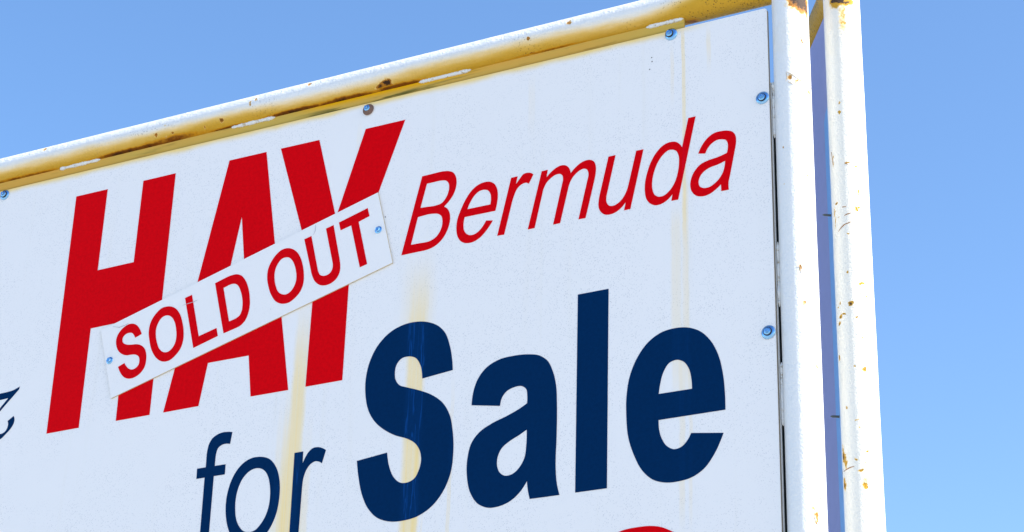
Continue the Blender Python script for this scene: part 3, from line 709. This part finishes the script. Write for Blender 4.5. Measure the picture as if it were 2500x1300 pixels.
# ------------------------------------------------------------ sold-out strip screwed over the lettering
bn = root('sold_out_banner', 'slanted white SOLD OUT strip with red capitals screwed across the big red HAY', 'banner sign', (BANNER_CTR[0], -.0013, BANNER_CTR[1]), (0, -BANNER_ANG, 0))
bm = bmesh.new()
pts = BANNER_PTS
NX, NZ = 40, 8
def bp(u_, v_):
    a = Vector(pts[0])*(1-u_)+Vector(pts[1])*u_; b = Vector(pts[3])*(1-u_)+Vector(pts[2])*u_
    return a*(1-v_)+b*v_
ring = []
fa = [[bm.verts.new((bp(i/NX, j/NZ).x, -.0032, bp(i/NX, j/NZ).y)) for j in range(NZ+1)] for i in range(NX+1)]
fb = [[bm.verts.new((bp(i/NX, j/NZ).x, 0, bp(i/NX, j/NZ).y)) for j in range(NZ+1)] for i in range(NX+1)]
for i in range(NX):
    for j in range(NZ):
        bm.faces.new((fa[i][j], fa[i][j+1], fa[i+1][j+1], fa[i+1][j]))
        bm.faces.new((fb[i][j], fb[i+1][j], fb[i+1][j+1], fb[i][j+1]))
    for j in (0, NZ):
        f_ = bm.faces.new((fa[i][j], fa[i+1][j], fb[i+1][j], fb[i][j])); f_.material_index = 1
for j in range(NZ):
    for i in (0, NX):
        f_ = bm.faces.new((fa[i][j], fa[i][j+1], fb[i][j+1], fb[i][j])); f_.material_index = 1
link('strip', frombm(bm), [m_banner, m_alu], bn)
for ch, col, tgt, cs in GLYPHS:
    if tgt != 'banner': continue
    link('letter', glyph_mesh(cs, .0005, -.0035), m_red, bn, label='red capital letter %s' % ch)
for i, (x, z) in enumerate(BSCREWS):
    b_ = link('screw_head', me_f.copy(), m_zinc, bn, False, (x, .0040, z)); b_.rotation_euler = (0, i, 0); b_.scale = (1.2, 1.1, 1.2)
    h_ = link('hex_cap', hexmesh(.0060, .0080, .0138), m_zinc, b_)
def plane_line(l, wd, y):
    bm = bmesh.new(); rows = []
    pv = [Vector((a, 0, b)) for a, b in l]; n = len(pv)
    for i, p in enumerate(pv):
        t = (pv[min(i+1, n-1)]-pv[max(i-1, 0)]).normalized(); sd_ = Vector((-t.z, 0, t.x))
        w_ = wd*(1 if 0 < i < n-1 else .4)
        rows.append([bm.verts.new(p+sd_*w_+Vector((0, y, 0))), bm.verts.new(p+Vector((0, y-.0005, 0))), bm.verts.new(p-sd_*w_+Vector((0, y, 0)))])
    for i in range(n-1):
        for k in range(2): bm.faces.new((rows[i][k], rows[i][k+1], rows[i+1][k+1], rows[i+1][k]))
    return frombm(bm)
m_crease = plain('crease_line', (.42, .43, .50), .7)
for l in CREASES: link('crease', plane_line(l, .0008, -.0042), m_crease, bn)
# ------------------------------------------------------------ rear frame and panel of the V-shaped sign
PHI = math.radians(33)
bk = root('rear_pipe_frame', 'second white pipe frame with rust spots standing right behind the first', 'sign frame', (-1.4504, .09, 0), (0, 0, PHI))
# local +Y runs along the rear panel, local -X is its inner side
SP = 3.75; ZR = 4.605
Rz = Matrix.Rotation(-PHI, 4, 'Z')
post_me = tube((0, 0, 0), (0, 0, ZR), PR, None, (0, -1, 1), rings=320, seed=11)
# the spots are listed in unrotated axes: keep the post unrotated under the frame
po = link('post', post_me, m_back, bk, True, label='white pipe post freckled with small rust spots')
post_me.transform(Matrix.Identity(4))
bm = bmesh.new(); bm.from_mesh(post_me)
mit = Vector((0, -1, 1))
bm.free()
po.rotation_euler = (0, 0, -PHI)
# redo the mitre in the post's own axes
ax_l = Vector((-math.sin(PHI), math.cos(PHI), 0))
for v in post_me.vertices:
    if v.co.z > ZR-.06:
        d = v.co.x*ax_l.x+v.co.y*ax_l.y
        top = ZR - d
        v.co.z = top if v.co.z > ZR-.0001-.0445 and abs(v.co.z-(ZR+v.co.y)) < .002 else min(v.co.z, top-.001)
link('post', tube((0, SP, 0), (0, SP, ZR), PR, None, (0, 1, 1), seed=12), m_pipe, bk, True)
m_rtop = pipe_paint('rust_bounce_rear_paint', [(9, 9, 9, .01, .01, 1)], True, None, True)
link('top_rail', tube((0, 0, ZR), (0, SP, ZR), PR, (0, 1, 1), (0, -1, 1), rings=200, seed=14), m_rtop, bk, True, label='rear top pipe with yellow stain and painted bounce on its underside')
link('bottom_rail', tube((0, .03, ZB), (0, SP-.03, ZB), PR, seed=15), m_pipe, bk, True)
bm = bmesh.new()
# flange on the inner side of the post, top corner cut
prof = [(.036, 2.10), (.079, 2.10), (.079, BFL_TOP-.016), (.064, BFL_TOP), (.036, BFL_TOP+.012)]
a = [bm.verts.new((-.0355, y, z)) for y, z in prof]; b = [bm.verts.new((-.0305, y, z)) for y, z in prof]
bm.faces.new(a); bm.faces.new(b[::-1])
for i in range(5): bm.faces.new((a[i], a[(i+1)%5], b[(i+1)%5], b[i]))
m_bfl = plain('sky_tinted_flange', (.20, .44, .82), .5, sc_=50)  # blue base colour stands in for sky reflected on the bar
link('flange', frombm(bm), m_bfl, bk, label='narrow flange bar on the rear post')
for l in SCRATCHES: crack(l, m_scr, po)

pn = root('rear_board', 'second sign board seen from its shaded blue grey back between the two posts', 'sign', (-1.4504, .09, 2.10), (0, 0, PHI))
bm = bmesh.new(); box(bm, -.0300, -.0200, .052, 3.71, 0, 4.556-2.10)
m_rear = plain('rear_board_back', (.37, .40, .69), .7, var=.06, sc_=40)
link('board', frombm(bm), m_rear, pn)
for z in TIPS:
    bm = bmesh.new(); rows = []
    n = 60
    for i in range(n+1):
        t = i/n; r_ = .0028*(1 if t < .75 else 1-(t-.75)*3.2)
        r_ *= 1+.16*math.sin(t*2*PI*11)
        rows.append([bm.verts.new((-.0350-t*.021, .0500+r_*math.cos(2*PI*k/12), r_*math.sin(2*PI*k/12))) for k in range(12)])
    for i in range(n):
        for k in range(12): bm.faces.new((rows[i][k], rows[i][(k+1)%12], rows[i+1][(k+1)%12], rows[i+1][k]))
    bm.faces.new(rows[0]); bm.faces.new(rows[-1])
    link('screw_tip', frombm(bm), m_tip, pn, True, (0, 0, z-2.10))
